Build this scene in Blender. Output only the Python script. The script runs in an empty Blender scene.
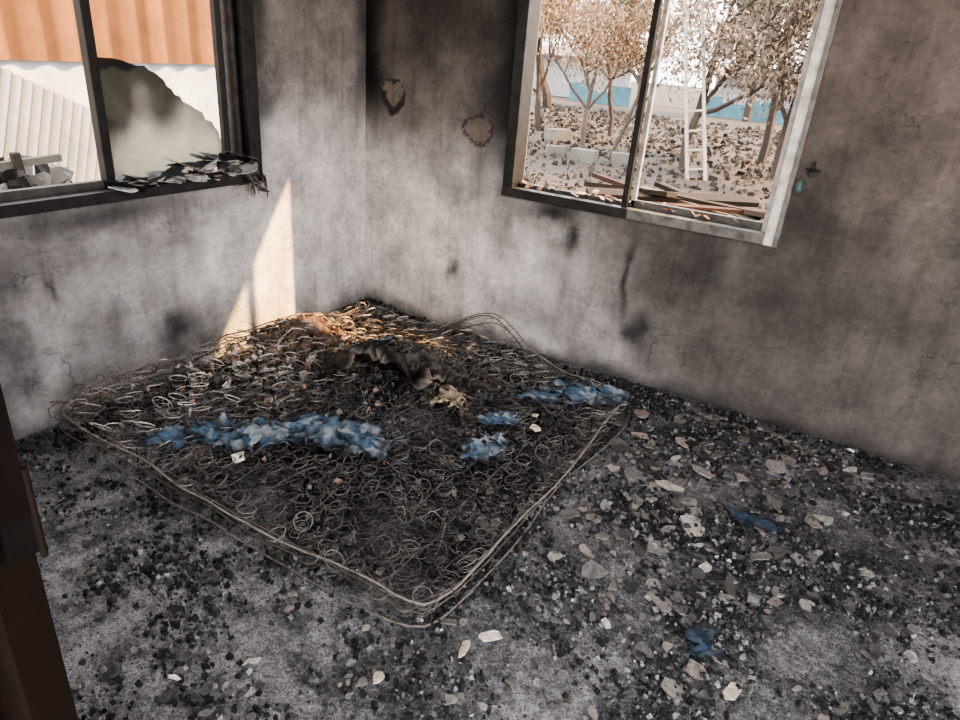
import bpy, math, random
import numpy as np
from mathutils import Vector, Matrix, noise, Euler
random.seed(7); rng=np.random.default_rng(7)
scn=bpy.context.scene
try: scn.view_settings.look='AgX - Medium High Contrast'
except Exception: pass

# ---------------------------------------------------------------- helpers
def link(o,parent=None):
    scn.collection.objects.link(o)
    if parent: o.parent=parent
    return o
def empty(name,loc=(0,0,0)):
    e=bpy.data.objects.new(name,None); e.empty_display_size=.1; return link(e)
def mesh(name,V,F,mat=None,parent=None,smooth=False,col=None,uv=None):
    me=bpy.data.meshes.new(name)
    me.from_pydata([tuple(map(float,v)) for v in V],[],[tuple(map(int,f)) for f in F])
    if col is not None:
        a=me.color_attributes.new('Col','FLOAT_COLOR','POINT')
        c=np.ones((len(V),4),dtype=np.float32); c[:,:3]=np.asarray(col,dtype=np.float32)
        a.data.foreach_set('color',c.ravel())
    if uv is not None:
        l=me.uv_layers.new(name='UVMap')
        idx=np.empty(len(me.loops),dtype=np.int32); me.loops.foreach_get('vertex_index',idx)
        l.data.foreach_set('uv',np.asarray(uv,dtype=np.float32)[idx].ravel())
    if smooth: me.polygons.foreach_set('use_smooth',[True]*len(me.polygons))
    me.update()
    o=bpy.data.objects.new(name,me)
    if mat: me.materials.append(mat)
    return link(o,parent)
def fbm(x,y,z=0,s=1,oct=4):
    return noise.fractal(Vector((x*s,y*s,z)),1.0,2.0,oct)
def sm(a,b,x):
    if a>b: return 1-sm(b,a,x)
    t=min(1,max(0,(x-a)/(b-a))); return t*t*(3-2*t)
def gs(x,y,cx,cy,sx,sy): return math.exp(-((x-cx)/sx)**2-((y-cy)/sy)**2)

class MB:  # mesh builder
    def __init__(s): s.V=[];s.F=[];s.C=[]
    def box(s,a,b,c=None):
        n=len(s.V)
        for x in(a[0],b[0]):
            for y in(a[1],b[1]):
                for z in(a[2],b[2]): s.V.append((x,y,z))
        s.F+=[(n,n+1,n+3,n+2),(n+4,n+6,n+7,n+5),(n,n+4,n+5,n+1),(n+2,n+3,n+7,n+6),(n,n+2,n+6,n+4),(n+1,n+5,n+7,n+3)]
        if c is not None: s.C+=[c]*8
    def obox(s,center,size,rot,c=None):
        n=len(s.V); s.box([-k/2 for k in size],[k/2 for k in size],c)
        R=Euler(rot).to_matrix()
        for i in range(n,n+8): s.V[i]=tuple(R@Vector(s.V[i])+Vector(center))
    def tube(s,P,r,k=5,c=None,closed=False):
        P=[Vector(p) for p in P]; n=len(s.V); m=len(P)
        prev=None
        for i,p in enumerate(P):
            if closed: t=P[(i+1)%m]-P[i-1]
            else: t=P[min(i+1,m-1)]-P[max(i-1,0)]
            t.normalize()
            if prev is None:
                a=Vector((0,0,1)) if abs(t.z)<.9 else Vector((1,0,0)); u=t.cross(a).normalized()
            else: u=(prev-t*prev.dot(t)).normalized()
            prev=u; w=t.cross(u); rr=r[i] if hasattr(r,'__len__') else r
            for j in range(k):
                an=2*math.pi*j/k; s.V.append(tuple(p+(u*math.cos(an)+w*math.sin(an))*rr))
                if c is not None: s.C.append(c)
        for i in range(m if closed else m-1):
            i2=(i+1)%m
            for j in range(k):
                j2=(j+1)%k; s.F.append((n+i*k+j,n+i*k+j2,n+i2*k+j2,n+i2*k+j))
        if not closed:
            s.F.append(tuple(n+j for j in range(k))[::-1]); s.F.append(tuple(n+(m-1)*k+j for j in range(k)))
    def obj(s,name,mat,parent=None,smooth=False):
        return mesh(name,s.V,s.F,mat,parent,smooth,s.C if s.C else None)

# ---------------------------------------------------------------- materials
def nmat(name):
    m=bpy.data.materials.new(name); m.use_nodes=True
    nt=m.node_tree; b=nt.nodes['Principled BSDF']; b.inputs['Specular IOR Level'].default_value=.25
    return m,nt,b
def ramp(nt,src,stops):
    r=nt.nodes.new('ShaderNodeValToRGB'); e=r.color_ramp.elements
    while len(e)<len(stops): e.new(.5)
    for i,(p,c) in enumerate(stops):
        e[i].position=p; e[i].color=(*c,1) if hasattr(c,'__len__') else (c,c,c,1)
    nt.links.new(src,r.inputs[0]); return r.outputs[0]
def mixc(nt,mode,fac,a,b):
    m=nt.nodes.new('ShaderNodeMix'); m.data_type='RGBA'; m.blend_type=mode
    for i,v in((0,fac),(6,a),(7,b)):
        if hasattr(v,'links'): nt.links.new(v,m.inputs[i])
        else: m.inputs[i].default_value=v if i==0 else (*v,1)
    return m.outputs[2]
def noi(nt,vec,scale,detail=6,rough=.6,dist=0):
    n=nt.nodes.new('ShaderNodeTexNoise'); n.inputs['Scale'].default_value=scale; n.inputs['Detail'].default_value=detail
    n.inputs['Roughness'].default_value=rough; n.inputs['Distortion'].default_value=dist
    nt.links.new(vec,n.inputs['Vector']); return n.outputs[0]
def bump(nt,b,h,st,dist=.01):
    n=nt.nodes.new('ShaderNodeBump'); n.inputs['Strength'].default_value=st; n.inputs['Distance'].default_value=dist
    nt.links.new(h,n.inputs['Height']); nt.links.new(n.outputs[0],b.inputs['Normal'])
def pos(nt): return nt.nodes.new('ShaderNodeNewGeometry').outputs['Position']
def objc(nt): return nt.nodes.new('ShaderNodeTexCoord').outputs['Object']

def mat_simple(name,c1,c2,scale=20,rough=.7,metal=0,b=.3,lo=.35,hi=.65):
    m,nt,p=nmat(name); v=objc(nt); n=noi(nt,v,scale)
    nt.links.new(ramp(nt,n,[(lo,c1),(hi,c2)]),p.inputs['Base Color'])
    p.inputs['Roughness'].default_value=rough; p.inputs['Metallic'].default_value=metal
    bump(nt,p,n,b,.005); return m
def mat_attr(name,scale=40,lo=.6,hi=1.3,rough=.85,b=.4,metal=0,spec=.25):
    m,nt,p=nmat(name); v=objc(nt)
    a=nt.nodes.new('ShaderNodeVertexColor'); a.layer_name='Col'
    n=noi(nt,v,scale); r=ramp(nt,n,[(.3,lo),(.7,hi)])
    nt.links.new(mixc(nt,'MULTIPLY',1.0,a.outputs[0],r),p.inputs['Base Color'])
    p.inputs['Roughness'].default_value=rough; p.inputs['Metallic'].default_value=metal; p.inputs['Specular IOR Level'].default_value=spec
    bump(nt,p,n,b,.004); return m
def mat_wall():
    m,nt,p=nmat('sooty_plaster')
    uv=nt.nodes.new('ShaderNodeUVMap').outputs[0]
    a=nt.nodes.new('ShaderNodeVertexColor'); a.layer_name='Col'
    n1=noi(nt,uv,4,10,.72,.4); n2=noi(nt,uv,30,6,.7)
    c=mixc(nt,'MULTIPLY',1,a.outputs[0],ramp(nt,n1,[(.3,.66),(.5,1.0),(.72,1.2)]))
    c=mixc(nt,'MULTIPLY',1,c,ramp(nt,n2,[(.3,.76),(.7,1.17)]))
    # soft vertical run-down marks
    mp=nt.nodes.new('ShaderNodeMapping'); mp.inputs['Scale'].default_value=(14,1.1,1); nt.links.new(uv,mp.inputs['Vector'])
    c=mixc(nt,'MULTIPLY',.5,c,ramp(nt,noi(nt,mp.outputs[0],1,5,.6,.3),[(.30,.55),(.48,1.0),(.7,1.08)]))
    # very faint block joints ghosting through the render coat
    add=nt.nodes.new('ShaderNodeVectorMath'); add.operation='MULTIPLY_ADD'
    nn=nt.nodes.new('ShaderNodeTexNoise'); nn.inputs['Scale'].default_value=3; nt.links.new(uv,nn.inputs['Vector'])
    nt.links.new(nn.outputs['Color'],add.inputs[0]); add.inputs[1].default_value=(.05,.05,0); nt.links.new(uv,add.inputs[2])
    br=nt.nodes.new('ShaderNodeTexBrick'); br.inputs['Scale'].default_value=1; br.inputs['Brick Width'].default_value=.4
    br.inputs['Row Height'].default_value=.2; br.inputs['Mortar Size'].default_value=.009; br.inputs['Mortar Smooth'].default_value=1
    br.inputs['Color1'].default_value=(1,1,1,1); br.inputs['Color2'].default_value=(.92,.91,.90,1); br.inputs['Mortar'].default_value=(1.3,1.26,1.23,1)
    nt.links.new(add.outputs[0],br.inputs['Vector'])
    mk=ramp(nt,noi(nt,uv,2.2,4),[(.40,.05),(.62,.45)])
    c=mixc(nt,'MULTIPLY',mk,c,br.outputs[0])
    # hairline cracks, only here and there
    add2=nt.nodes.new('ShaderNodeVectorMath'); add2.operation='MULTIPLY_ADD'
    n3=nt.nodes.new('ShaderNodeTexNoise'); n3.inputs['Scale'].default_value=6; n3.inputs['Detail'].default_value=6; nt.links.new(uv,n3.inputs['Vector'])
    nt.links.new(n3.outputs['Color'],add2.inputs[0]); add2.inputs[1].default_value=(.35,.35,0); nt.links.new(uv,add2.inputs[2])
    vo=nt.nodes.new('ShaderNodeTexVoronoi'); vo.feature='DISTANCE_TO_EDGE'; vo.inputs['Scale'].default_value=4.5
    nt.links.new(add2.outputs[0],vo.inputs['Vector'])
    crack=ramp(nt,vo.outputs['Distance'],[(0,0.0),(.010,1.0)])
    mask=ramp(nt,noi(nt,uv,1.7,3),[(.44,0.0),(.60,.55)])
    c=mixc(nt,'MULTIPLY',mask,c,crack)
    nt.links.new(c,p.inputs['Base Color']); p.inputs['Roughness'].default_value=.8; p.inputs['Specular IOR Level'].default_value=.35
    bump(nt,p,mixc(nt,'ADD',.5,n1,n2),.45,.014)
    return m
def mat_floor():
    m,nt,p=nmat('ash_floor'); v=pos(nt)
    a=nt.nodes.new('ShaderNodeVertexColor'); a.layer_name='Col'
    sep=nt.nodes.new('ShaderNodeSeparateColor'); nt.links.new(a.outputs[0],sep.inputs[0])
    n1=noi(nt,v,52,12,1.0,.2)
    n4=noi(nt,v,150,4,.7)
    md=nt.nodes.new('ShaderNodeMath'); md.operation='ADD'; nt.links.new(n1,md.inputs[0]); nt.links.new(sep.outputs[0],md.inputs[1])
    c=ramp(nt,md.outputs[0],[(.44,(.012,.012,.013)),(.49,(.055,.055,.057)),(.55,(.16,.158,.163)),(.64,(.40,.395,.40)),(.85,(.70,.70,.71))])
    c=mixc(nt,'MULTIPLY',1,c,ramp(nt,noi(nt,v,12,10,.85),[(.40,(.30,.30,.30)),(.56,(1.12,1.11,1.12))]))
    c=mixc(nt,'MULTIPLY',1,c,ramp(nt,n4,[(.38,(.40,.40,.40)),(.55,(1.18,1.18,1.19))]))
    nt.links.new(c,p.inputs['Base Color']); p.inputs['Roughness'].default_value=.95
    bump(nt,p,noi(nt,v,60,8,.8),1.0,.03); return m

M_wall=mat_wall(); M_floor=mat_floor()
M_chunk=mat_attr('charcoal_and_ash',60,.5,1.5,.8)
M_wire=mat_attr('burnt_spring_steel',30,.5,1.5,.7,.2,.1)
M_frame=mat_attr('scorched_aluminium',18,.45,1.3,.45,.3,.2)
M_cloth=mat_attr('charred_blue_fabric',30,.4,1.4,.9,.6,0,.1)
M_wood=mat_attr('weathered_wood',12,.6,1.3,.75,.4,0,.08)
M_ceil=mat_simple('sooted_ceiling',(.25,.24,.23),(.45,.43,.40),3)
M_ext=mat_attr('exterior_surface',3,.75,1.2,.9)

# ---------------------------------------------------------------- walls
def wall(name,L,H,th,holes,fr,colf,step=.025):
    us=set(np.round(np.arange(0,L+1e-6,step),4)); zs=set(np.round(np.arange(0,H+1e-6,step),4)); us.add(L); zs.add(H)
    for (u0,u1,z0,z1) in holes: us|={u0,u1}; zs|={z0,z1}
    us=sorted(us); zs=sorted(zs); nu,nz=len(us),len(zs)
    V=[];UV=[];C=[]
    for d in (0,th):
        for u in us:
            for z in zs:
                V.append(fr(u,d,z)); UV.append((u,z)); C.append(colf(u,z) if d==0 else (.45,.42,.38))
    solid=np.ones((nu-1,nz-1),bool)
    for i in range(nu-1):
        for j in range(nz-1):
            cu=(us[i]+us[i+1])/2; cz=(zs[j]+zs[j+1])/2
            for (u0,u1,z0,z1) in holes:
                if u0<cu<u1 and z0<cz<z1: solid[i,j]=False
    F=[];B=nu*nz
    id=lambda i,j:i*nz+j
    S=lambda i,j: 0<=i<nu-1 and 0<=j<nz-1 and solid[i,j]
    for i in range(nu-1):
        for j in range(nz-1):
            if not solid[i,j]: continue
            a,b,c,d=id(i,j),id(i+1,j),id(i+1,j+1),id(i,j+1)
            F.append((a,b,c,d)); F.append((B+d,B+c,B+b,B+a))
            if not S(i-1,j): F.append((a,d,B+d,B+a))
            if not S(i+1,j): F.append((b,B+b,B+c,c))
            if not S(i,j-1): F.append((a,B+a,B+b,b))
            if not S(i,j+1): F.append((d,c,B+c,B+d))
    return mesh(name,V,F,M_wall,None,False,C,UV)
H=2.6
W2=(1.02,2.40,.93,2.10)    # back wall window (x0,x1,z0,z1)
W1=(.90,2.75,.95,2.10)     # left wall window (-y)
def mixf(a,b,t): return tuple(a[i]*(1-t)+b[i]*t for i in range(3))
LIGHT=(.66,.62,.605); MID=(.28,.26,.253); DARK=(.066,.056,.051); BLK=(.010,.009,.009)
def heart(u,z,cu,cz,s):
    X=(u-cu)/s; Z=(z-cz)/s+.15
    return (X*X+Z*Z-1)**3-X*X*Z**3   # <0 inside
def col_back(u,z):
    n=fbm(u,z,1.3,1.6,5); n2=fbm(u,z,7.7,5,5); n3=fbm(u*1.3,z,3.1,5,6)
    uu=u+.3*n+.07*n2; zz=z+.15*n+.05*n2
    t=sm(.35,2.6,uu+.5*(zz-.5))
    c=mixf(LIGHT,MID,sm(0,.40,t)); c=mixf(c,DARK,sm(.35,.95,t)*.92)
    c=mixf(c,(.12,.10,.09),.92*sm(.88,1.4,zz+.1*math.sin(u*5)))
    c=tuple(k*(1+.35*n3) for k in c)
    k=0
    k=max(k,sm(.24,.03,u+.05*n2)*sm(.95,1.45,z))
    k=max(k,.97*sm(.42,.02,abs(u-.98)+.09*n2)*sm(.95,1.3,zz)*(u<1.1))
    k=max(k,.7*sm(.60,.1,abs(u-.55)+.25*n2)*sm(1.35,1.7,zz))
    k=max(k,.97*gs(u,z,1.30,.85,.15,.05+.07*abs(n2)))
    k=max(k,.95*gs(u+.05*n2,z,1.44,.74,.045,.11))
    k=max(k,.97*gs(u+.05*n2+.12*(z-.6),z,1.76,.58,.020,.24))
    k=max(k,.8*gs(u+.06*n2,z,.66,.40,.03,.06))
    k=max(k,.85*gs(u+.1*n2,z+.1*n2,1.88,.33,.06,.09))
    k=max(k,.6*gs(u+.15*n2,z+.1*n2,2.05,.70,.14,.28))
    k=max(k,.55*gs(u+.2*n2,z+.1*n2,2.6,1.0,.25,.6))
    k=max(k,.35*gs(u+.2*n2,z+.1*n2,1.25,.25,.3,.12))
    k=max(k,.7*sm(.14,0,z+.05*n2))
    c=mixf(c,BLK,min(1,k))
    h=heart(u+.02*n2,z+.02*n2,.20,1.335,.066)
    if h<-.02: c=(.17+.05*n3,.14+.04*n3,.12+.03*n3)
    elif h<.9: c=(.035,.028,.025)
    r=math.hypot((u-.79)/.10,(z-1.215)/.105)+.6*n2
    if r<.92: c=(.13+.05*n3,.105+.04*n3,.088+.03*n3)
    elif r<1.07: c=mixf(c,(.025,.02,.018),.85)
    return c
def col_left(u,z):
    n=fbm(u,z,4.3,1.7,5); n2=fbm(u,z,9.7,5,5); n3=fbm(u*1.3,z,6.1,5,6)
    zz=z+.2*n+.05*n2
    c=mixf(LIGHT,(.35,.33,.33),sm(.5,1.7,u+.3*n))
    c=mixf(c,(.16,.14,.13),.88*sm(1.0,1.6,zz))
    c=tuple(k*(1+.35*n3) for k in c)
    k=.8*sm(.25,0,abs(u-.9)+.12*n2)*sm(.95,1.3,z)
    k=max(k,.93*gs(u+.1*n2,z+.08*n2,1.38,.22,.19,.12))
    k=max(k,.8*gs(u,z,1.7,.86,.7,.07+.08*abs(n2)))
    k=max(k,.6*gs(u+.1*n2,z+.1*n2,2.15,.72,.40,.18))
    k=max(k,.97*sm(2.0,2.38,u+.18*n2))
    k=max(k,.9*gs(u+.08*n2,z,1.93,.60,.022,.08))
    k=max(k,.35*gs(u+.1*n2,z+.1*n2,1.75,.35,.2,.2))
    k=max(k,.6*sm(.14,.0,u+.04*n2)*sm(1.05,1.5,z))
    k=max(k,.5*sm(.10,0,z+.05*n2))
    return mixf(c,BLK,min(1,k))
wall('wall_back',4.6,H,.16,[W2],lambda u,d,z:(u,d,z),col_back,.0135)
wall('wall_left',3.1,H,.16,[W1],lambda u,d,z:(-d,-u,z),col_left,.02)
wall('wall_right',1.6,H,.16,[],lambda u,d,z:(4.6+d,-u,z),lambda u,z:(.12,.11,.10),.3)
wall('wall_front',1.93,H,.12,[],lambda u,d,z:(u,-3.10-d,z),lambda u,z:(.40,.38,.36),.3)
b=MB(); b.box((-.16,-3.4,H),(4.76,.16,H+.1)); b.obj('ceiling',M_ceil)

# ---------------------------------------------------------------- ground shape
ML,MF,MR,MBk=Vector((.20,-2.17)),Vector((1.97,-2.10)),Vector((2.0,-.32)),Vector((.38,-.42))
def quad(u,v):
    p=ML*(1-u)*(1-v)+MF*u*(1-v)+MR*u*v+MBk*(1-u)*v
    return p
def top0(u,v):
    z=.20*(1-u)*(1-v)+.085*u*(1-v)+.09*u*v+.19*(1-u)*v
    z+=.04*math.sin(math.pi*v)*(1-u)-.04*math.exp(-((u-.62)/.3)**2-((v-.25)/.3)**2)
    z+=.09*math.exp(-((u-.42)/.13)**2-((v-.62)/.16)**2)
    z+=.06*math.exp(-((u-.47)/.16)**2-((v-1.0)/.10)**2)
    z+=.045*noise.noise(Vector((u*4,v*4,3)))*sm(1,.4,u)+.015*noise.noise(Vector((u*11,v*11,3)))
    return max(z,.045)
def top(u,v):   # springs: the back edge is bent up off the debris
    return top0(u,v)+.13*math.exp(-((u-.50)/.13)**2-((v-1.02)/.10)**2)+.05*math.exp(-((u-.05)/.08)**2-((v-.6)/.3)**2)
def inv(x,y):
    v=min(max((y+2.14)/1.77,-.5),1.5); u=(x-(.20+.18*min(1,max(0,v))))/(1.77-.15*min(1,max(0,v))); return u,v
def depth(u): return .055+.07*sm(.5,.15,u)
def gz(x,y):
    z=.018*fbm(x,y,0,4,5)+.014+.007*noise.noise(Vector((x*22,y*22,1)))
    u,v=inv(x,y); d=min(u,1-u,v,1-v)
    w=sm(-.04,.10,d)
    uu,vv=min(max(u,0),1),min(max(v,0),1)
    z=z*(1-w)+w*max(.01,top0(uu,vv)-depth(uu)+.035*fbm(x,y,2,9,4))
    z+=.03*gs(x,y,.10,-.12,.30,.35)
    return z
step=.02; xs=np.arange(-.0,4.61,step); ys=np.arange(-3.9,.001,step)
V=[];C=[];F=[]
for x in xs:
    for y in ys:
        V.append((x,y,gz(x,y)))
        a=.055+.09*fbm(x,y,5,2.8,6)
        u,v=inv(x,y); ins=sm(-.05,.05,min(u,1-u,v,1-v))
        a+=.05*sm(-1.6,-2.3,y)*sm(2.2,1.4,x)+.03*sm(-1.7,-2.2,y)
        a-=.12*ins*sm(.25,.5,u)-.02*ins
        C.append((max(-.4,a)+.0,0,0))
C=np.array(C)
ny=len(ys)
for i in range(len(xs)-1):
    for j in range(ny-1): F.append((i*ny+j,(i+1)*ny+j,(i+1)*ny+j+1,i*ny+j+1))
mesh('floor',V,F,M_floor,None,True,C)

# ---------------------------------------------------------------- debris scatter
CUBE=np.array([[x,y,z] for x in(-.5,.5) for y in(-.5,.5) for z in(-.5,.5)])
CF=np.array([(0,1,3,2),(4,6,7,5),(0,4,5,1),(2,3,7,6),(0,2,6,4),(1,5,7,3)])
def rots(n,tilt=math.pi):
    out=np.empty((n,3,3))
    for i in range(n):
        out[i]=np.array(Euler((rng.uniform(-tilt,tilt),rng.uniform(-tilt,tilt),rng.uniform(0,6.28))).to_matrix())
    return out
def scatter(name,P,size,cols,mat,asp=(.5,1.2),parent=None,tilt=math.pi,flat=1):
    n=len(P); B=CUBE[None]*rng.uniform(asp[0],asp[1],(n,1,3)); 
    B=B*np.array([1,1,flat])
    B=B+rng.uniform(-.22,.22,(n,8,3))*np.array([1,1,flat]); B*=np.asarray(size)[:,None,None]
    R=rots(n,tilt); Vv=np.einsum('nij,nkj->nki',R,B)+np.asarray(P)[:,None,:]
    Ff=(CF[None]+np.arange(n)[:,None,None]*8).reshape(-1,4)
    return mesh(name,Vv.reshape(-1,3),Ff,mat,parent,False,np.repeat(np.asarray(cols),8,axis=0))
def flakes(name,P,size,cols,mat,th=.006,tilt=.25,parent=None):
    V=[];F=[];C=[]
    for p,s,c in zip(P,size,cols):
        k=random.choice([5,6,7,8,9]); n=len(V)
        R=Euler((random.uniform(-tilt,tilt),random.uniform(-tilt,tilt),random.uniform(0,6.28))).to_matrix()
        asp=random.uniform(.4,1)
        ring=[]
        for i in range(k):
            an=(i+random.uniform(-.35,.35))/k*2*math.pi; r=s*random.uniform(.55,1.15)
            ring.append((r*math.cos(an),r*asp*math.sin(an)))
        for z in(-th/2,th/2):
            for q in ring: V.append(tuple(R@Vector((q[0],q[1],z))+Vector(p))); C.append(c)
        F.append(tuple(range(n,n+k))[::-1]); F.append(tuple(range(n+k,n+2*k)))
        for i in range(k):
            j=(i+1)%k; F.append((n+i,n+j,n+k+j,n+k+i))
    return mesh(name,V,F,mat,parent,False,C)
fd=empty('fire_debris')
P=[];S=[];Cc=[]
while len(P)<50000:
    x=random.uniform(.03,4.5); y=random.uniform(-3.0,-.03)
    cl=fbm(x,y,3,3.2,6); d=.34+1.0*cl+.12*sm(1.6,2.6,x)+.15*sm(-.4,-.1,y)
    if random.random()>d: continue
    s=.003+.013*random.random()**2.4
    if random.random()<.03: s*=1.8
    P.append((x,y,gz(x,y)+s*.25+random.random()*.012*d)); S.append(s)
    q=random.random()
    g=.012 if q<.50 else (.045 if q<.74 else (.11 if q<.95 else .24)); g*=random.uniform(.7,1.3)
    Cc.append((g,g*.99,g*1.01))
scatter('charcoal_pieces',P,S,Cc,M_chunk,parent=fd)
P=[];S=[];Cc=[]
def addfl(n,cx,cy,sx,sy,s0,s1,cols):
    for _ in range(n):
        x=random.gauss(cx,sx); y=random.gauss(cy,sy)
        if not(.08<x<4.5 and -3.0<y<-.08): continue
        s=s0+(s1-s0)*random.random()**2.4; P.append((x,y,gz(x,y)+.010)); S.append(s)
        c=random.choice(cols); f=random.uniform(.6,1.1); Cc.append(tuple(k*f for k in c))
GR=[(.17,.152,.14),(.21,.19,.175),(.13,.12,.115),(.17,.145,.13),(.10,.092,.09),(.05,.047,.045)]
DK=[(.10,.097,.095),(.06,.058,.057),(.12,.115,.11),(.03,.029,.029),(.08,.07,.063)]
addfl(240,2.38,-.95,.22,.5,.010,.060,GR)
addfl(90,2.2,-1.7,.3,.4,.007,.030,GR)
addfl(90,1.7,-2.4,.5,.3,.005,.022,GR)
addfl(130,3.0,-.9,.5,.5,.007,.032,GR)
addfl(420,2.7,-1.1,.55,.6,.007,.040,DK)
addfl(300,1.7,-2.4,.6,.35,.005,.028,DK)
addfl(140,2.8,-.25,.6,.12,.010,.05,DK+GR)
addfl(90,.8,-.7,.35,.3,.010,.035,GR+[(.40,.33,.27)])
addfl(40,1.2,-1.2,.4,.4,.010,.022,GR)
for (x,y,s,c) in [(2.09,-2.08,.045,(.42,.35,.29)),(2.13,-1.99,.045,(.52,.46,.39)),(2.79,-1.77,.045,(.36,.31,.26)),(2.06,-.37,.07,(.20,.165,.145)),
                (2.12,-.55,.06,(.23,.19,.165)),(2.6,-1.3,.03,(.3,.26,.23)),(2.5,-1.1,.07,(.24,.215,.20)),(2.35,-.9,.08,(.23,.21,.195)),(1.95,-2.3,.03,(.4,.34,.28)),
                (2.99,-.06,.025,(.8,.83,.81)),(3.0,-.25,.03,(.3,.28,.26)),(.98,-1.92,.04,(.75,.72,.60)),(1.75,-.95,.04,(.6,.52,.4)),(1.70,-.85,.03,(.5,.4,.3)),
                (1.62,-2.45,.03,(.4,.36,.32)),(1.5,-2.6,.02,(.6,.52,.46)),(2.4,-1.75,.03,(.32,.28,.26)),(2.45,-.7,.07,(.2,.18,.17)),(2.3,-.5,.06,(.26,.22,.19))]:
    u,v=inv(x,y); z=top(u,v)+.01 if 0<u<1 and 0<v<1 else gz(x,y)+.015
    P.append((x,y,z)); S.append(s); Cc.append(c)
flakes('plaster_flakes',P,S,Cc,M_chunk,parent=fd)

# ---------------------------------------------------------------- mattress
mt=empty('burnt_spring_mattress')
b=MB(); NU,NV=25,24
for i in range(NU):
    for j in range(NV):
        u=(i+.5)/NU; v=(j+.5)/NV
        if math.hypot((u-.47)/.06,(v-.52)/.06)<1: continue   # springs burnt away here
        p=quad(u,v)+Vector((random.uniform(-.008,.008),random.uniform(-.008,.008))); zt=top(u,v)+random.uniform(-.010,.010)
        up=max(sm(.5,.15,u),.6*sm(.7,.95,v)); R=.029+.003*up; h=random.uniform(.04,.06)+.06*up; lean=(random.uniform(-.03,.03),random.uniform(-.03,.03))
        turns=3.4; n=28; ph=random.uniform(0,6.28); pts=[]
        for k in range(n+1):
            t=k/n; a=ph+t*turns*2*math.pi; rr=R*(.62+.38*abs(2*t-1)**1.3)
            pts.append((p.x+rr*math.cos(a)+lean[0]*t,p.y+rr*math.sin(a)+lean[1]*t,zt-h*(1-t)))
        g=random.uniform(.02,.09)+.26*up*random.random()+.05*(random.random()<.12)
        b.tube(pts,.0017,3,(g,g*.92,g*.86))
        tl=(random.gauss(0,.30)+.6*up,random.gauss(0,.30)-.5*up)
        pts=[(p.x+lean[0]+R*1.1*math.cos(a),p.y+lean[1]+R*1.1*math.sin(a),zt+.006+R*(tl[0]*math.cos(a)+tl[1]*math.sin(a))) for a in np.linspace(0,2*math.pi,13)[:-1]]
        q=1.2+.4*up; b.tube(pts,.0020+.0006*up,3,(g*q,g*q*.93,g*q*.86),True)
b.obj('coil_springs',M_wire,mt)
b=MB()
for j in range(NV+1):   # helical lacing wires across rows
    pts=[]; off=random.uniform(-.01,.01)
    for k in range(161):
        u=k/160; v=min(1,max(0,j/NV+.012*math.sin(u*9+j)+off)); p=quad(u,v); a=k*1.9
        pts.append((p.x,p.y+.007*math.cos(a),top(u,v)+.002+.007*math.sin(a)-.03*sm(.4,.15,u)*abs(math.sin(k*.5))))
    g=random.uniform(.03,.12); b.tube(pts,.0016,3,(g,g*.94,g*.88))
for i in range(0,NU+1,2):
    pts=[]; 
    for k in range(60):
        v=k/59; u=min(1,max(0,i/NU+.010*math.sin(v*11+i*2)+.02*noise.noise(Vector((v*6,i,0))))); p=quad(u,v)
        pts.append((p.x,p.y,top(u,v)+.002+.020*noise.noise(Vector((u*20,v*20,i)))))
    g=random.uniform(.02,.10); b.tube(pts,.0015,3,(g,g*.94,g*.88))
for i in range(220): # loose broken wires
    u=random.random(); v=random.random(); p=quad(u,v); L=random.uniform(.04,.16); a=random.uniform(0,6.28); cu=random.uniform(-14,14)
    pts=[];x,y=p.x,p.y
    for k in range(9):
        pts.append((x,y,top(u,v)+.005+.025*math.sin(k*.6+i)*random.uniform(.8,1))); a+=cu*L/8; x+=L/8*math.cos(a); y+=L/8*math.sin(a)
    g=random.uniform(.02,.22)*random.random(); b.tube(pts,.0016,3,(g,g*.94,g*.86))
b.obj('lacing_wires',M_wire,mt)
def border(dz,out,seed,g,rad=.0040):
    pts=[]
    seq=[((0,0),(1,0)),((1,0),(1,1)),((1,1),(0,1)),((0,1),(0,0))]
    for a,c in seq:
        for k in range(30):
            t=k/30; u=a[0]*(1-t)+c[0]*t; v=a[1]*(1-t)+c[1]*t
            du,dv=u-.5,v-.5
            m=(abs(2*du)**16+abs(2*dv)**16)**(1/16); sc=out/m
            u2,v2=.5+du*sc,.5+dv*sc; p=quad(u2,v2)
            w=.04*noise.noise(Vector((u*3,v*3,seed))); w2=.04*noise.noise(Vector((u*3+9,v*3,seed)))
            tf=top if dz>-.05 else top0
            z=tf(min(1,max(0,u)),min(1,max(0,v)))+dz+.02*noise.noise(Vector((u*5,v*5,seed+3)))
            pts.append((p.x+w,p.y+w2,max(z,.03)))
    b=MB(); b.tube(pts,rad,6,(g,g*.87,g*.77),True); return b
border(.012,1.0,1,.17).obj('upper_border_wire',M_wire,mt,True)
border(.0,.975,5,.10,.003).obj('inner_border_wire',M_wire,mt,True)
border(-.065,1.02,9,.12).obj('lower_border_wire',M_wire,mt,True)
border(-.035,.99,14,.08,.003).obj('middle_border_wire',M_wire,mt,True)

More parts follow.
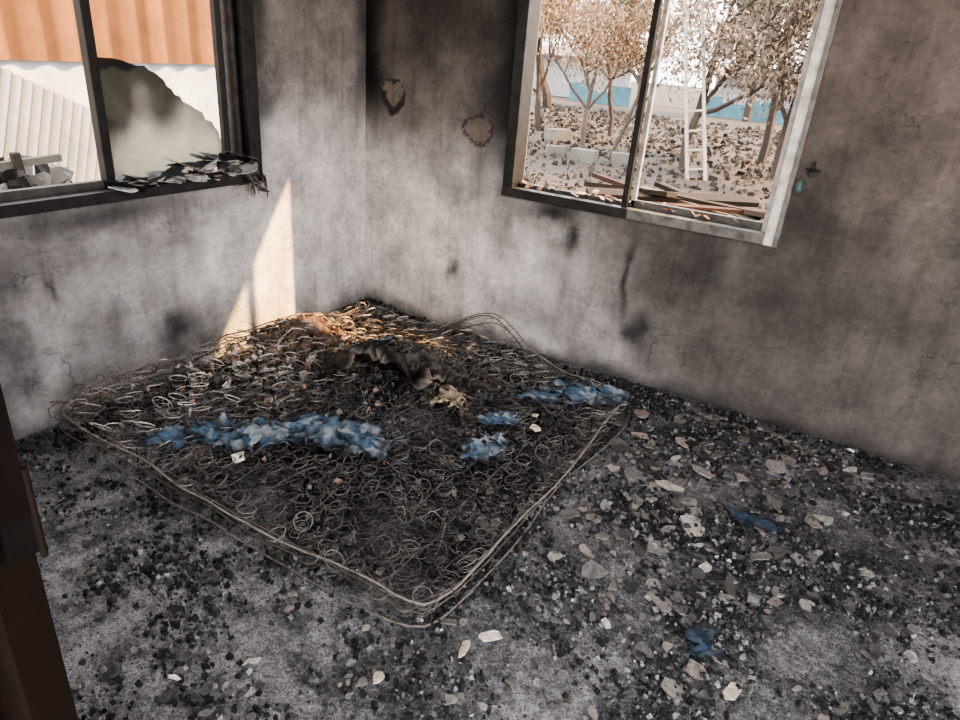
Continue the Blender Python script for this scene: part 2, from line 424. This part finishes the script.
def crumple(name,c,sx,sy,rot,amp,colf,mat,seed,lift=.02,nx=56,nyy=36,fn=gz,cut=.0,parent=None,freq=9,jag=.6,fw=.28):
    V=[];C=[];keep=[]
    cr,sr=math.cos(rot),math.sin(rot)
    for i in range(nx+1):
        for j in range(nyy+1):
            a=(i/nx-.5)*2; d=(j/nyy-.5)*2
            lx,ly=a*sx,d*sy
            n1=noise.noise(Vector((a*3,d*3,seed))); n2=noise.noise(Vector((a*3+7,d*3,seed)))
            X=c[0]+cr*lx-sr*ly+.04*n1; Y=c[1]+sr*lx+cr*ly+.04*n2
            f=1-abs(noise.noise(Vector((X*freq,Y*freq,seed))))*2.2
            f2=1-abs(noise.noise(Vector((X*freq*2.3,Y*freq*2.3,seed+4))))*2.2
            Z=fn(X,Y)+lift+amp*((1-fw)*f+fw*f2)
            V.append((X,Y,Z)); C.append(colf(a,d,f*(1-fw)+f2*fw))
            r=(abs(a)**2+abs(d)**2)**.5
            keep.append(r+.8*noise.noise(Vector((a*1.6,d*1.6,seed+9)))+jag*noise.noise(Vector((a*7,d*7,seed+9)))<.86-cut)
    F=[]
    for i in range(nx):
        for j in range(nyy):
            q=(i*(nyy+1)+j,(i+1)*(nyy+1)+j,(i+1)*(nyy+1)+j+1,i*(nyy+1)+j+1)
            if all(keep[k] for k in q): F.append(q)
    o=mesh(name,V,F,mat,parent,True,C)
    s=o.modifiers.new('thick','SOLIDIFY'); s.thickness=.003
    return o
def msurf(x,y):
    u,v=inv(x,y)
    if 0<=u<=1 and 0<=v<=1: return top(u,v)
    return gz(x,y)
def blue(seed,k0=1,pale=.1):
    def f(a,d,fo):
        n=noise.noise(Vector((a*1.8,d*1.8,seed+20)))
        c=mixf((.08,.115,.16),(.21,.235,.26),sm(pale-.1,pale+.1,n))
        if noise.noise(Vector((a*3,d*3,seed+50)))>.25: c=(.055,.10,.16)
        c=tuple(k*k0*(.6+.4*max(0,fo)) for k in c)
        e=sm(.45,1.0,math.hypot(a,d)+.9*noise.noise(Vector((a*3.5,d*3.5,seed))))
        return mixf(c,(.02,.02,.021),e*.85)
    return f
for (c,sx,sy,r,sd,pl) in [((.72,-2.00),.13,.10,.9,1,.3),((.84,-1.88),.14,.11,.2,2,.15),((.97,-1.78),.15,.11,1.3,3,-.3),((1.02,-1.62),.15,.09,1.6,34,.2),((1.15,-1.56),.17,.12,.7,14,.2),((1.27,-1.52),.13,.11,.2,24,.0),
                       ((1.67,-1.26),.13,.09,1.4,4,.0),((1.80,-.55),.18,.13,.6,5,.0),((1.90,-.42),.13,.12,.1,25,.1),((1.66,-.70),.12,.09,.3,15,.1),((.86,-.92),.11,.08,.2,6,.1),((1.62,-1.04),.11,.06,.9,12,.1)]:
    crumple('blue_cloth_scrap',c,sx,sy,r,.032,blue(sd,1,pl),M_cloth,sd,.016,fn=msurf,freq=8,jag=.5,fw=.35)
for (c,sx,sy,r,sd) in [((2.70,-.92),.14,.06,-.3,7),((2.68,-1.66),.08,.06,-.6,8)]:
    crumple('blue_cloth_scrap',c,sx,sy,r,.012,blue(sd,.45,.5),M_cloth,sd,.012,freq=9,jag=.45)
# curled crust of burnt upholstery, open towards the doorway
def crust(name,c,rx,rz,face,seed,arc=2.4,g0=.03):
    V=[];C=[];F=[];n1,n2=30,18
    for i in range(n1+1):
        for j in range(n2+1):
            a=face+math.pi+(i/n1-.5)*arc; t=j/n2*(1+.15*noise.noise(Vector((a*4,seed,1))))
            r=rx*(math.cos(min(t,1)*1.3)**.8+.22*noise.noise(Vector((a*2,t*4,seed))))
            x=c[0]+r*math.cos(a)+.10*t*math.cos(face); y=c[1]+r*math.sin(a)+.10*t*math.sin(face)
            z=c[2]+rz*math.sin(t*1.5)*(1+.4*noise.noise(Vector((a*3,seed,0))))+.04*noise.noise(Vector((x*14,y*14,seed)))
            V.append((x,y,z)); g=g0+.05*max(0,noise.noise(Vector((x*12,y*12,seed+2))))+.10*sm(.86,1,t); C.append((g*1.1,g*.93,g*.80))
    for i in range(n1):
        for j in range(n2): a=i*(n2+1)+j; F.append((a,a+n2+1,a+n2+2,a+1))
    o=mesh(name,V,F,M_cloth,mt,True,C); s=o.modifiers.new('t','SOLIDIFY'); s.thickness=.012; return o
crust('charred_upholstery_crust',(1.02,-1.22,.15),.22,.22,-.95,3,2.6,.012)
crust('charred_upholstery_crust_side',(1.24,-1.06,.13),.16,.14,-.5,8,2.0,.018)
crumple('charred_padding',(1.18,-.88),.26,.13,.6,.05,lambda a,d,f:mixf((.018,.016,.015),(.07,.06,.053),sm(.3,.8,f)),M_cloth,35,-.01,fn=msurf,freq=12,parent=mt)
crumple('charred_padding_far',(.80,-.80),.25,.16,.9,.05,lambda a,d,f:mixf((.02,.018,.017),(.09,.07,.06),sm(.3,.8,f)),M_cloth,37,-.03,fn=msurf,freq=12,parent=mt)
crumple('scorched_padding_pale',(.46,-1.05),.28,.16,1.3,.05,lambda a,d,f:mixf((.02,.018,.016),(.16,.11,.085),sm(.2,.8,f)),M_cloth,39,-.03,fn=msurf,freq=12,parent=mt)
crumple('scorched_padding_tan',(1.33,-1.02),.12,.09,.6,.03,lambda a,d,f:mixf((.08,.065,.05),(.30,.24,.18),sm(.2,.8,f)),M_cloth,43,.0,fn=msurf,freq=12,parent=mt)

# rubble heap at the back of the mattress
P=[];S=[];Cc=[]
for _ in range(1700):
    x=abs(random.gauss(.75,.38))+.05; y=-abs(random.gauss(.90,.35))-.05
    if not(.12<x<1.6): continue
    s=random.uniform(.006,.026); P.append((x,y,gz(x,y)+random.uniform(0,.05))); S.append(s)
    c=random.choice([(.26,.17,.13),(.2,.17,.15),(.12,.10,.09),(.02,.02,.02),(.02,.02,.02),(.05,.045,.04),(.12,.105,.095)]); Cc.append(c)
for _ in range(480):
    x=random.gauss(.42,.16); y=random.gauss(-1.15,.32)
    if x<.1: continue
    s=random.uniform(.006,.030); P.append((x,y,msurf(x,y)-.05+random.uniform(0,.03))); S.append(s)
    c=random.choice([(.42,.27,.20),(.48,.40,.35),(.3,.25,.22),(.55,.51,.46),(.2,.13,.1)]); Cc.append(c)
scatter('plaster_rubble_heap',P,S,Cc,M_chunk,flat=.5,parent=fd)

# ---------------------------------------------------------------- windows
def framecol(k):  # 0 black .. 1 pale aluminium
    return mixf((.012,.011,.010),(.62,.59,.55),k)
w2=empty('window_2')
def bar(a,b_,k,name,par,rot=None):
    m=MB(); m.box(a,b_,framecol(k)); o=m.obj(name,M_frame,par)
    bv=o.modifiers.new('bev','BEVEL'); bv.width=.003; bv.segments=2
    return o
x0,x1,z0,z1=W2
bar((x0-.03,-.035,z0-.03),(x0+.03,.10,z1+.03),.01,'jamb_left',w2)
bar((x1-.025,-.045,z0-.035),(x1+.035,.06,z1+.03),.95,'jamb_right',w2)
bar((x1+.018,-.060,z0-.035),(x1+.040,-.03,z1+.03),.22,'jamb_right_lip',w2)
bar((x1-.050,-.01,z0-.0),(x1-.025,.10,z1),.6,'jamb_right_track',w2)
bar((x0-.03,-.04,z0-.035),((x0+x1)/2,.02,z0+.015),.03,'sill_left',w2)
bar(((x0+x1)/2,-.04,z0-.035),(x1+.03,.02,z0+.015),.22,'sill_right',w2)
bar((x0,.02,z0-.01),(x1,.045,z0+.008),.12,'sill_track_inner',w2)
bar((x0,.06,z0-.01),(x1,.10,z0+.03),.10,'sill_track_outer',w2)
bar((x0-.03,-.035,z1-.015),(x1+.035,.10,z1+.035),.05,'head',w2)
bar((1.665,-.005,z0),(1.695,.03,z1),.02,'meeting_stile_front',w2)
bar((1.70,.035,z0),(1.722,.065,z1),.65,'meeting_stile_rear',w2)
bar((1.70,.035,z0+.01),(x1-.03,.065,z0+.05),.12,'sash_bottom_rail',w2)
P=[];S=[];Cc=[]
for _ in range(60):
    P.append((random.uniform(1.06,2.36),random.uniform(.0,.14),z0+.03+random.uniform(0,.01))); S.append(random.uniform(.008,.035)); Cc.append(random.choice([(.03,.025,.02),(.2,.1,.07),(.3,.26,.23),(.1,.08,.07)]))
flakes('sill_fragments',P,S,Cc,M_chunk,.004,.5,w2)
la=empty('window_latch')
m=MB(); m.tube([(2.50,-.0,1.25),(2.50,-.06,1.25),(2.50,-.085,1.265),(2.50,-.09,1.29)],.008,6,(.03,.03,.03))
m.tube([(2.50,-.004,1.235),(2.50,-.012,1.235)],[.022,.018],12,(.04,.035,.03)); m.tube([(2.47,-.03,1.25),(2.53,-.05,1.25)],.006,6,(.03,.03,.03)); m.obj('hook',M_wire,la)
m=MB(); m.tube([(2.455,-.045,1.20),(2.465,-.07,1.20),(2.465,-.07,1.165),(2.465,-.07,1.14)],[.009,.015,.019,.006],8,(.07,.12,.11)); m.obj('knob',M_frame,la,True)

w1=empty('window_1')
y0,y1,z0,z1=-W1[0],-W1[1],W1[2],W1[3]
bar((-.10,y0-.03,z0-.03),(.035,y0+.045,z1+.03),.01,'jamb_outer',w1)
bar((-.08,y0-.065,z0),(.00,y0-.045,z1),.05,'jamb_track',w1)
bar((-.06,y0-.125,z0),(-.03,y0-.090,z1),.02,'sash_stile',w1)
bar((-.10,y1-.02,z0-.03),(.035,y1+.03,z1+.03),.02,'jamb_far',w1)
bar((-.02,y1,z0-.035),(.035,y0+.04,z0+.012),.02,'sill_front',w1)
bar((-.12,y1,z0-.02),(-.05,y0,z0+.02),.08,'sill_rear',w1)
bar((-.06,y1,z0+.0),(-.03,-1.66,z0+.045),.10,'sash_bottom_rail',w1)
bar((-.10,y1,z1-.02),(.03,y0+.04,z1+.03),.03,'head',w1)
bar((-.06,-1.655,z0),(-.015,-1.615,z1),.01,'mullion',w1)

# sooty remains of the pane
V=[];F=[];C=[]
ctrl=[(-1.62,1.47),(-1.50,1.46),(-1.40,1.44),(-1.33,1.40),(-1.28,1.345),(-1.22,1.30),(-1.13,1.245),(-1.06,1.18),(-1.03,1.10),(-1.04,1.02),(-1.10,.975),(-1.4,.97),(-1.60,.98),(-1.62,1.1)]
pts=[]
for i in range(len(ctrl)):
    a,b_=ctrl[i],ctrl[(i+1)%len(ctrl)]
    for k in range(3):
        t=k/3; q=(a[0]*(1-t)+b_[0]*t,a[1]*(1-t)+b_[1]*t); nn_=.012*noise.noise(Vector((q[0]*30,q[1]*30,0)))
        pts.append((q[0]+nn_,q[1]+nn_))
cx_,cz_=-1.40,1.18
V.append((-.045-.05,cx_,cz_)); C.append((.16,.155,.135))
R=10
for r in range(1,R+1):
    for (py,pz) in pts:
        t=r/R; y=cx_+(py-cx_)*t; z=cz_+(pz-cz_)*t
        V.append((-.045-.05*(1-t*t)+.006*noise.noise(Vector((y*8,z*8,0))),y,z))
        q=sm(1.0,1.36,z+.22*noise.noise(Vector((y*6,z*6,2)))-.45*(y+1.4)); q=max(q,.55*sm(.9,1,t)); C.append(mixf((.14,.145,.145),(.016,.014,.013),q))
n=len(pts)
for i in range(n): F.append((0,1+i,1+(i+1)%n))
for r in range(R-1):
    for i in range(n): a=1+r*n; F.append((a+i,a+n+i,a+n+(i+1)%n,a+(i+1)%n))
gm,nt,p=nmat('sooted_glass'); a=nt.nodes.new('ShaderNodeVertexColor'); a.layer_name='Col'
nt.links.new(mixc(nt,'MULTIPLY',1,a.outputs[0],ramp(nt,noi(nt,objc(nt),7,6,.7),[(.3,.35),(.7,1.3)])),p.inputs['Base Color']); p.inputs['Roughness'].default_value=.35
tr=nt.nodes.new('ShaderNodeBsdfTransparent'); tr.inputs[0].default_value=(.62,.70,.72,1); mx=nt.nodes.new('ShaderNodeMixShader')
sp=nt.nodes.new('ShaderNodeSeparateColor'); nt.links.new(a.outputs[0],sp.inputs[0])
rr=ramp(nt,sp.outputs[0],[(.03,.97),(.14,.74)]); nt.links.new(rr,mx.inputs[0])
nt.links.new(tr.outputs[0],mx.inputs[1]); nt.links.new(p.outputs[0],mx.inputs[2]); nt.links.new(mx.outputs[0],nt.nodes['Material Output'].inputs[0])
mesh('broken_window_pane',V,F,gm,None,True,C)
# debris on the sill
P=[];S=[];Cc=[]
for _ in range(60):
    y=random.uniform(-1.62,-.88); P.append((random.uniform(-.10,.05),y,z0+.015+random.uniform(0,.08)*sm(-1.7,-1.1,y))); S.append(random.uniform(.03,.12))
    c=random.choice([(.02,.019,.018),(.25,.23,.21),(.12,.115,.11),(.5,.47,.43),(.4,.39,.38),(.012,.012,.012)]); Cc.append(c)
for (y,z) in [(-.93,.95),(-.90,.91),(-.95,.92),(-.88,.88)]: P.append((.05,y,z)); S.append(.06); Cc.append((.05,.045,.04))
o=flakes('sill_debris',P,S,Cc,M_chunk,.004,.45)
m=MB() # charred strips hanging off the sill
for i in range(9):
    y=random.uniform(-1.0,-.86); pts=[(.04,y-.10,.99),(.05,y,.97),(.055,y+.03,.93),(.06,y+.04+random.uniform(-.02,.02),.92-random.uniform(.03,.10))]
    m.tube(pts,[.004,.009,.006,.003],4,random.choice([(.03,.028,.025),(.15,.13,.12)]))
m.obj('hanging_strips',M_chunk,o)

# ---------------------------------------------------------------- door jamb beside the camera
dj=empty('door_1')
m=MB(); m.box((1.93,-3.115,0),(2.083,-3.07,1.14),(.0045,.0018,.0011)); m.box((1.93,-3.115,1.14),(2.100,-3.07,2.1),(.003,.0015,.0012)); m.box((1.93,-3.225,0),(2.00,-3.115,2.1),(.004,.002,.0015)); m.box((1.84,-3.235,0),(1.95,-3.221,2.1),(.004,.002,.0015)); o=m.obj('door_jamb',M_wood,dj)
m=MB()
m.box((2.04,-3.124,1.09),(2.092,-3.114,1.19),(.003,.0026,.0024))
m.box((2.085,-3.10,1.09),(2.098,-3.067,1.185),(.003,.0026,.0024))
m.tube([(2.098,-3.068,1.082),(2.098,-3.068,1.192)],.004,8,(.008,.005,.004))
for zz in(1.11,1.14,1.17): m.tube([(2.070,-3.124,zz),(2.070,-3.128,zz)],.004,8,(.015,.012,.010))
m.obj('door_hinge',M_wood,dj)

# ---------------------------------------------------------------- exterior
m=MB(); m.box((-60,.2,-.35),(60,90,-.3),(.050,.040,.033)); m.box((-30,-30,-.35),(-.2,.2,-.3),(.14,.11,.095)); m.box((-.2,-30,-.35),(30,-3.95,-.3),(.4,.38,.36)); m.obj('outdoor_ground',M_ext)
def corr(name,o,ua,va,w,h,pitch,amp,colf,mat,nv=6):
    ua,va=Vector(ua).normalized(),Vector(va).normalized(); nn=ua.cross(va); k=int(w/pitch*8); V=[];F=[];C=[]
    for i in range(k+1):
        for j in range(nv+1):
            s=i*w/k; t=j*h/nv; q=Vector(o)+ua*s+va*t+nn*amp*math.sin(2*math.pi*s/pitch); V.append(tuple(q)); C.append(colf(s,t))
    for i in range(k):
        for j in range(nv): a=i*(nv+1)+j; F.append((a,a+nv+1,a+nv+2,a+1))
    return mesh(name,V,F,mat,None,True,C)
dv=Vector((-.38,2.44,0)).normalized(); o0=Vector((-3.64,-.2,0))-dv*3.5
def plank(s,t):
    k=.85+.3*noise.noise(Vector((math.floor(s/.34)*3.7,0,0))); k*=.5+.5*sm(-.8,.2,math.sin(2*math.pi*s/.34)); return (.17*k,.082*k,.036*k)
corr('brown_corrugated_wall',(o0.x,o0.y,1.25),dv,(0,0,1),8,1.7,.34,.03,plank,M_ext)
m=MB(); m.obox(o0+dv*4+Vector((-.12,0,.47)),(8,.08,1.56),(0,0,math.atan2(dv.y,dv.x)),(.38,.41,.44)); m.obj('neighbour_white_wall',M_ext)
def zinc_shaded(s,t):  # dark bands along the corrugation: ridge shading painted into the sheet colour
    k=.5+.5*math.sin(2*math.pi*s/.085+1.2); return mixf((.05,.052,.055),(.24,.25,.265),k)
corr('leaning_roof_sheet',(-2.6,-2.7,-.3),(-.05,1,-.48),(-.35,.55,1.2),2.5,2.46,.085,.020,zinc_shaded,M_ext,10)
P=[];S=[];Cc=[]
for _ in range(500):
    P.append((random.uniform(-3.0,-.5),random.uniform(-3.5,.5),-.28+random.uniform(0,.25))); S.append(random.uniform(.05,.22))
    Cc.append(random.choice([(.03,.028,.026),(.10,.09,.08),(.2,.18,.16),(.05,.04,.035)]))
for _ in range(520):
    y=random.uniform(-2.2,-.9); P.append((random.uniform(-1.9,-1.3),y,random.uniform(-.25,.88-.12*(y+2.2)))); S.append(random.uniform(.04,.14)); Cc.append(random.choice([(.012,.011,.010),(.03,.027,.024),(.12,.11,.10),(.02,.016,.013)]))
o=scatter('outdoor_rubble_pile',P,S,Cc,M_ext,flat=.5)
m=MB()
for (y,h_) in [(-1.75,.95),(-1.42,.98),(-1.25,.90)]: m.obox((-1.45,y,h_/2-.15),(.04,.04,h_+.3),(.1,.05,0),(.03,.025,.02))
m.obox((-1.45,-1.5,.82),(.04,.9,.04),(.06,0,0),(.10,.09,.08)); m.obj('charred_posts',M_ext,o)
P=[];S=[];Cc=[]
for _ in range(5600):
    y=random.uniform(1.5,26); P.append((random.uniform(-7,4.5)*(.3+y/20),y,-.3+random.uniform(0,.04))); S.append(random.uniform(.02,.12)*(.5+y/20))
    Cc.append(random.choice([(.02,.016,.014),(.045,.037,.031),(.06,.05,.042),(.08,.07,.062),(.025,.021,.019)]))
scatter('outdoor_rubble_field',P,S,Cc,M_ext,flat=.3)
m=MB()
for i,(x,y,s) in enumerate([(-2.6,10.2,.5),(-2.0,10.8,.42),(-3.4,10.5,.4),(-4.5,13,.6)]):
    m.obox((x,y,-.3+s*.25),(s,s*.6,s*.5),(0,0,.3*i),(.12,.11,.10))
m.obj('concrete_blocks',M_ext)
m=MB()
for i in range(26):
    x=-22+i*1.1
    if i in(2,6,7,8,12,13,14,19,21): continue
    m.box((x,31,-.3),(x+1.08,31.08,.45+.15*math.sin(i*3)),(.08,.17,.21))
m.obj('blue_fence',M_ext)
m=MB()
for (x,y,w_,h_) in [(-16,34,6,1.8),(-6,36,7,1.5),(4,38,8,2.0)]: m.box((x,y,-.3),(x+w_,y+.2,h_),(.30,.29,.28)); m.obox((x+w_/2,y+.2,h_+.2),(w_+.6,1.8,.08),(.25,0,0),(.2,.18,.16))
m.obj('distant_houses',M_ext)
# timber and sheets just outside the back window
m=MB()
for i in range(14):
    m.obox((random.uniform(1.2,2.2),random.uniform(.5,1.2),random.uniform(.74,.88)),(random.uniform(.5,1.1),random.uniform(.05,.14),.03),(random.uniform(-.2,.2),random.uniform(-.1,.1),random.uniform(-.7,.7)),random.choice([(.035,.018,.014),(.05,.025,.018),(.025,.02,.016),(.08,.068,.056)]))
for i in range(4): m.obox((1.2+.3*i,.85,.2),(.1,.5,1.0),(0,0,.2*i),(.06,.045,.035))
m.obj('burnt_timber_stack',M_ext)
# ladder
m=MB(); base=Vector((-.20,10.0,-.3)); tp=Vector((-1.75,10.9,5.6)); side=Vector((.16,.02,.03)); wc=(.36,.32,.26)
for s in(-1,1): m.tube([base+side*s,tp+side*s*.85],.035,6,wc)
for i in range(17):
    q=base.lerp(tp,(i+.6)/17.5); m.tube([q-side,q+side],.022,5,wc)
m.obj('bamboo_ladder',M_ext)

def tree(name,base,h,seed,r0,leafc,nleaf,spread=.6,trunkc=(.055,.043,.036),levels=4,drop=.0,ls=.060):
    R=random.Random(seed); m=MB(); tips=[]
    def br(p,d,l,r,lv):
        pts=[p.copy()]; rad=[r]; q=p.copy(); dd=d.copy(); n=5
        for i in range(n):
            dd=(dd+Vector((R.gauss(0,.16),R.gauss(0,.16),R.gauss(0.02,.08)-drop*(lv<2)))).normalized()
            q=q+dd*l/n; pts.append(q.copy()); rad.append(r*(1-.45*(i+1)/n))
            if lv<=2: tips.append(q.copy())
        m.tube(pts,rad,5,trunkc)
        if lv>0:
            for _ in range(R.choice([2,3,3,4])):
                k=R.randint(2,n); nd=(dd+Vector((R.gauss(0,spread),R.gauss(0,spread),R.gauss(.15,spread*.5)))).normalized()
                br(pts[k],nd,l*R.uniform(.6,.8),rad[k]*.65,lv-1)
    e=empty(name)
    br(Vector(base),Vector((R.gauss(0,.08),R.gauss(0,.08),1)).normalized(),h*.42,r0,levels)
    m.obj('branches',M_ext,e)
    V=[];F=[];C=[]
    for _ in range(nleaf):
        t=R.choice(tips)+Vector((R.gauss(0,.2),R.gauss(0,.2),R.gauss(-.1,.22)))
        E=Euler((R.uniform(0,6.28),R.uniform(0,6.28),R.uniform(0,6.28))).to_matrix(); n=len(V); s=ls*R.uniform(.4,1.3)
        kk=R.choice([.5,.8,1.1])
        for q in((-1,0,0),(0,-.4,0),(1,0,.1),(0,.4,0)): V.append(tuple(t+E@(Vector(q)*s))); C.append(tuple(k*kk for k in leafc))
        F.append((n,n+1,n+2,n+3))
    mesh('leaves',V,F,M_ext,e,False,C)
tree('scorched_tree',(-3.6,12.5,-.3),5.5,3,.07,(.30,.205,.14),4500)
tree('scorched_tree',(-2.5,11.5,-.3),4.6,8,.05,(.30,.21,.15),3500)
tree('scorched_tree',(-6.0,15,-.3),6,13,.09,(.30,.22,.16),5000)
tree('scorched_tree',(-4.2,16,-.3),6,17,.08,(.30,.22,.16),5000)
tree('scorched_tree',(-.9,11.6,-.3),6.5,21,.10,(.17,.135,.105),9500,.8,levels=4,drop=.18)
tree('scorched_tree',(.3,14,-.3),6.5,34,.11,(.19,.155,.12),9000,.7,drop=.1)
tree('scorched_tree',(.9,12,-.3),6.5,44,.09,(.19,.155,.12),7000,.8,drop=.18)
tree('distant_tree',(-10,24,-.3),8,5,.2,(.25,.25,.18),5500,ls=.15)
tree('distant_tree',(-3,30,-.3),9,15,.2,(.25,.25,.18),5500,ls=.16)
tree('distant_tree',(-7,27,-.3),7,25,.2,(.25,.25,.18),5500,ls=.16)

# ---------------------------------------------------------------- light, camera
w=bpy.data.worlds.new('hazy_sky'); scn.world=w; w.use_nodes=True
bg=w.node_tree.nodes['Background']; bg.inputs[0].default_value=(1.0,.985,.985,1); bg.inputs[1].default_value=8.0
sl=bpy.data.lights.new('sun','SUN'); sl.energy=28; sl.angle=math.radians(1.0); sl.color=(1,.58,.23)
so=link(bpy.data.objects.new('sun',sl)); so.rotation_euler=Vector((-1,-.58,-.87)).to_track_quat('-Z','Y').to_euler()

f,pitch,yaw,roll,cx,cy=[666.968,.430639,.500691,.0836463,2.74568,-3.32979]
fv=np.array([-math.sin(yaw)*math.cos(pitch),math.cos(yaw)*math.cos(pitch),-math.sin(pitch)])
r=np.cross(fv,[0,0,1]);r/=np.linalg.norm(r);u=np.cross(r,fv)
c,s=math.cos(roll),math.sin(roll); r2=c*r+s*u; u2=-s*r+c*u
cam=bpy.data.cameras.new('camera'); co=link(bpy.data.objects.new('camera',cam))
M=Matrix(((r2[0],u2[0],-fv[0],cx),(r2[1],u2[1],-fv[1],cy),(r2[2],u2[2],-fv[2],1.6),(0,0,0,1)))
co.matrix_world=M; cam.sensor_width=36; cam.lens=f/960*36; cam.clip_start=.02; cam.clip_end=300
scn.camera=co
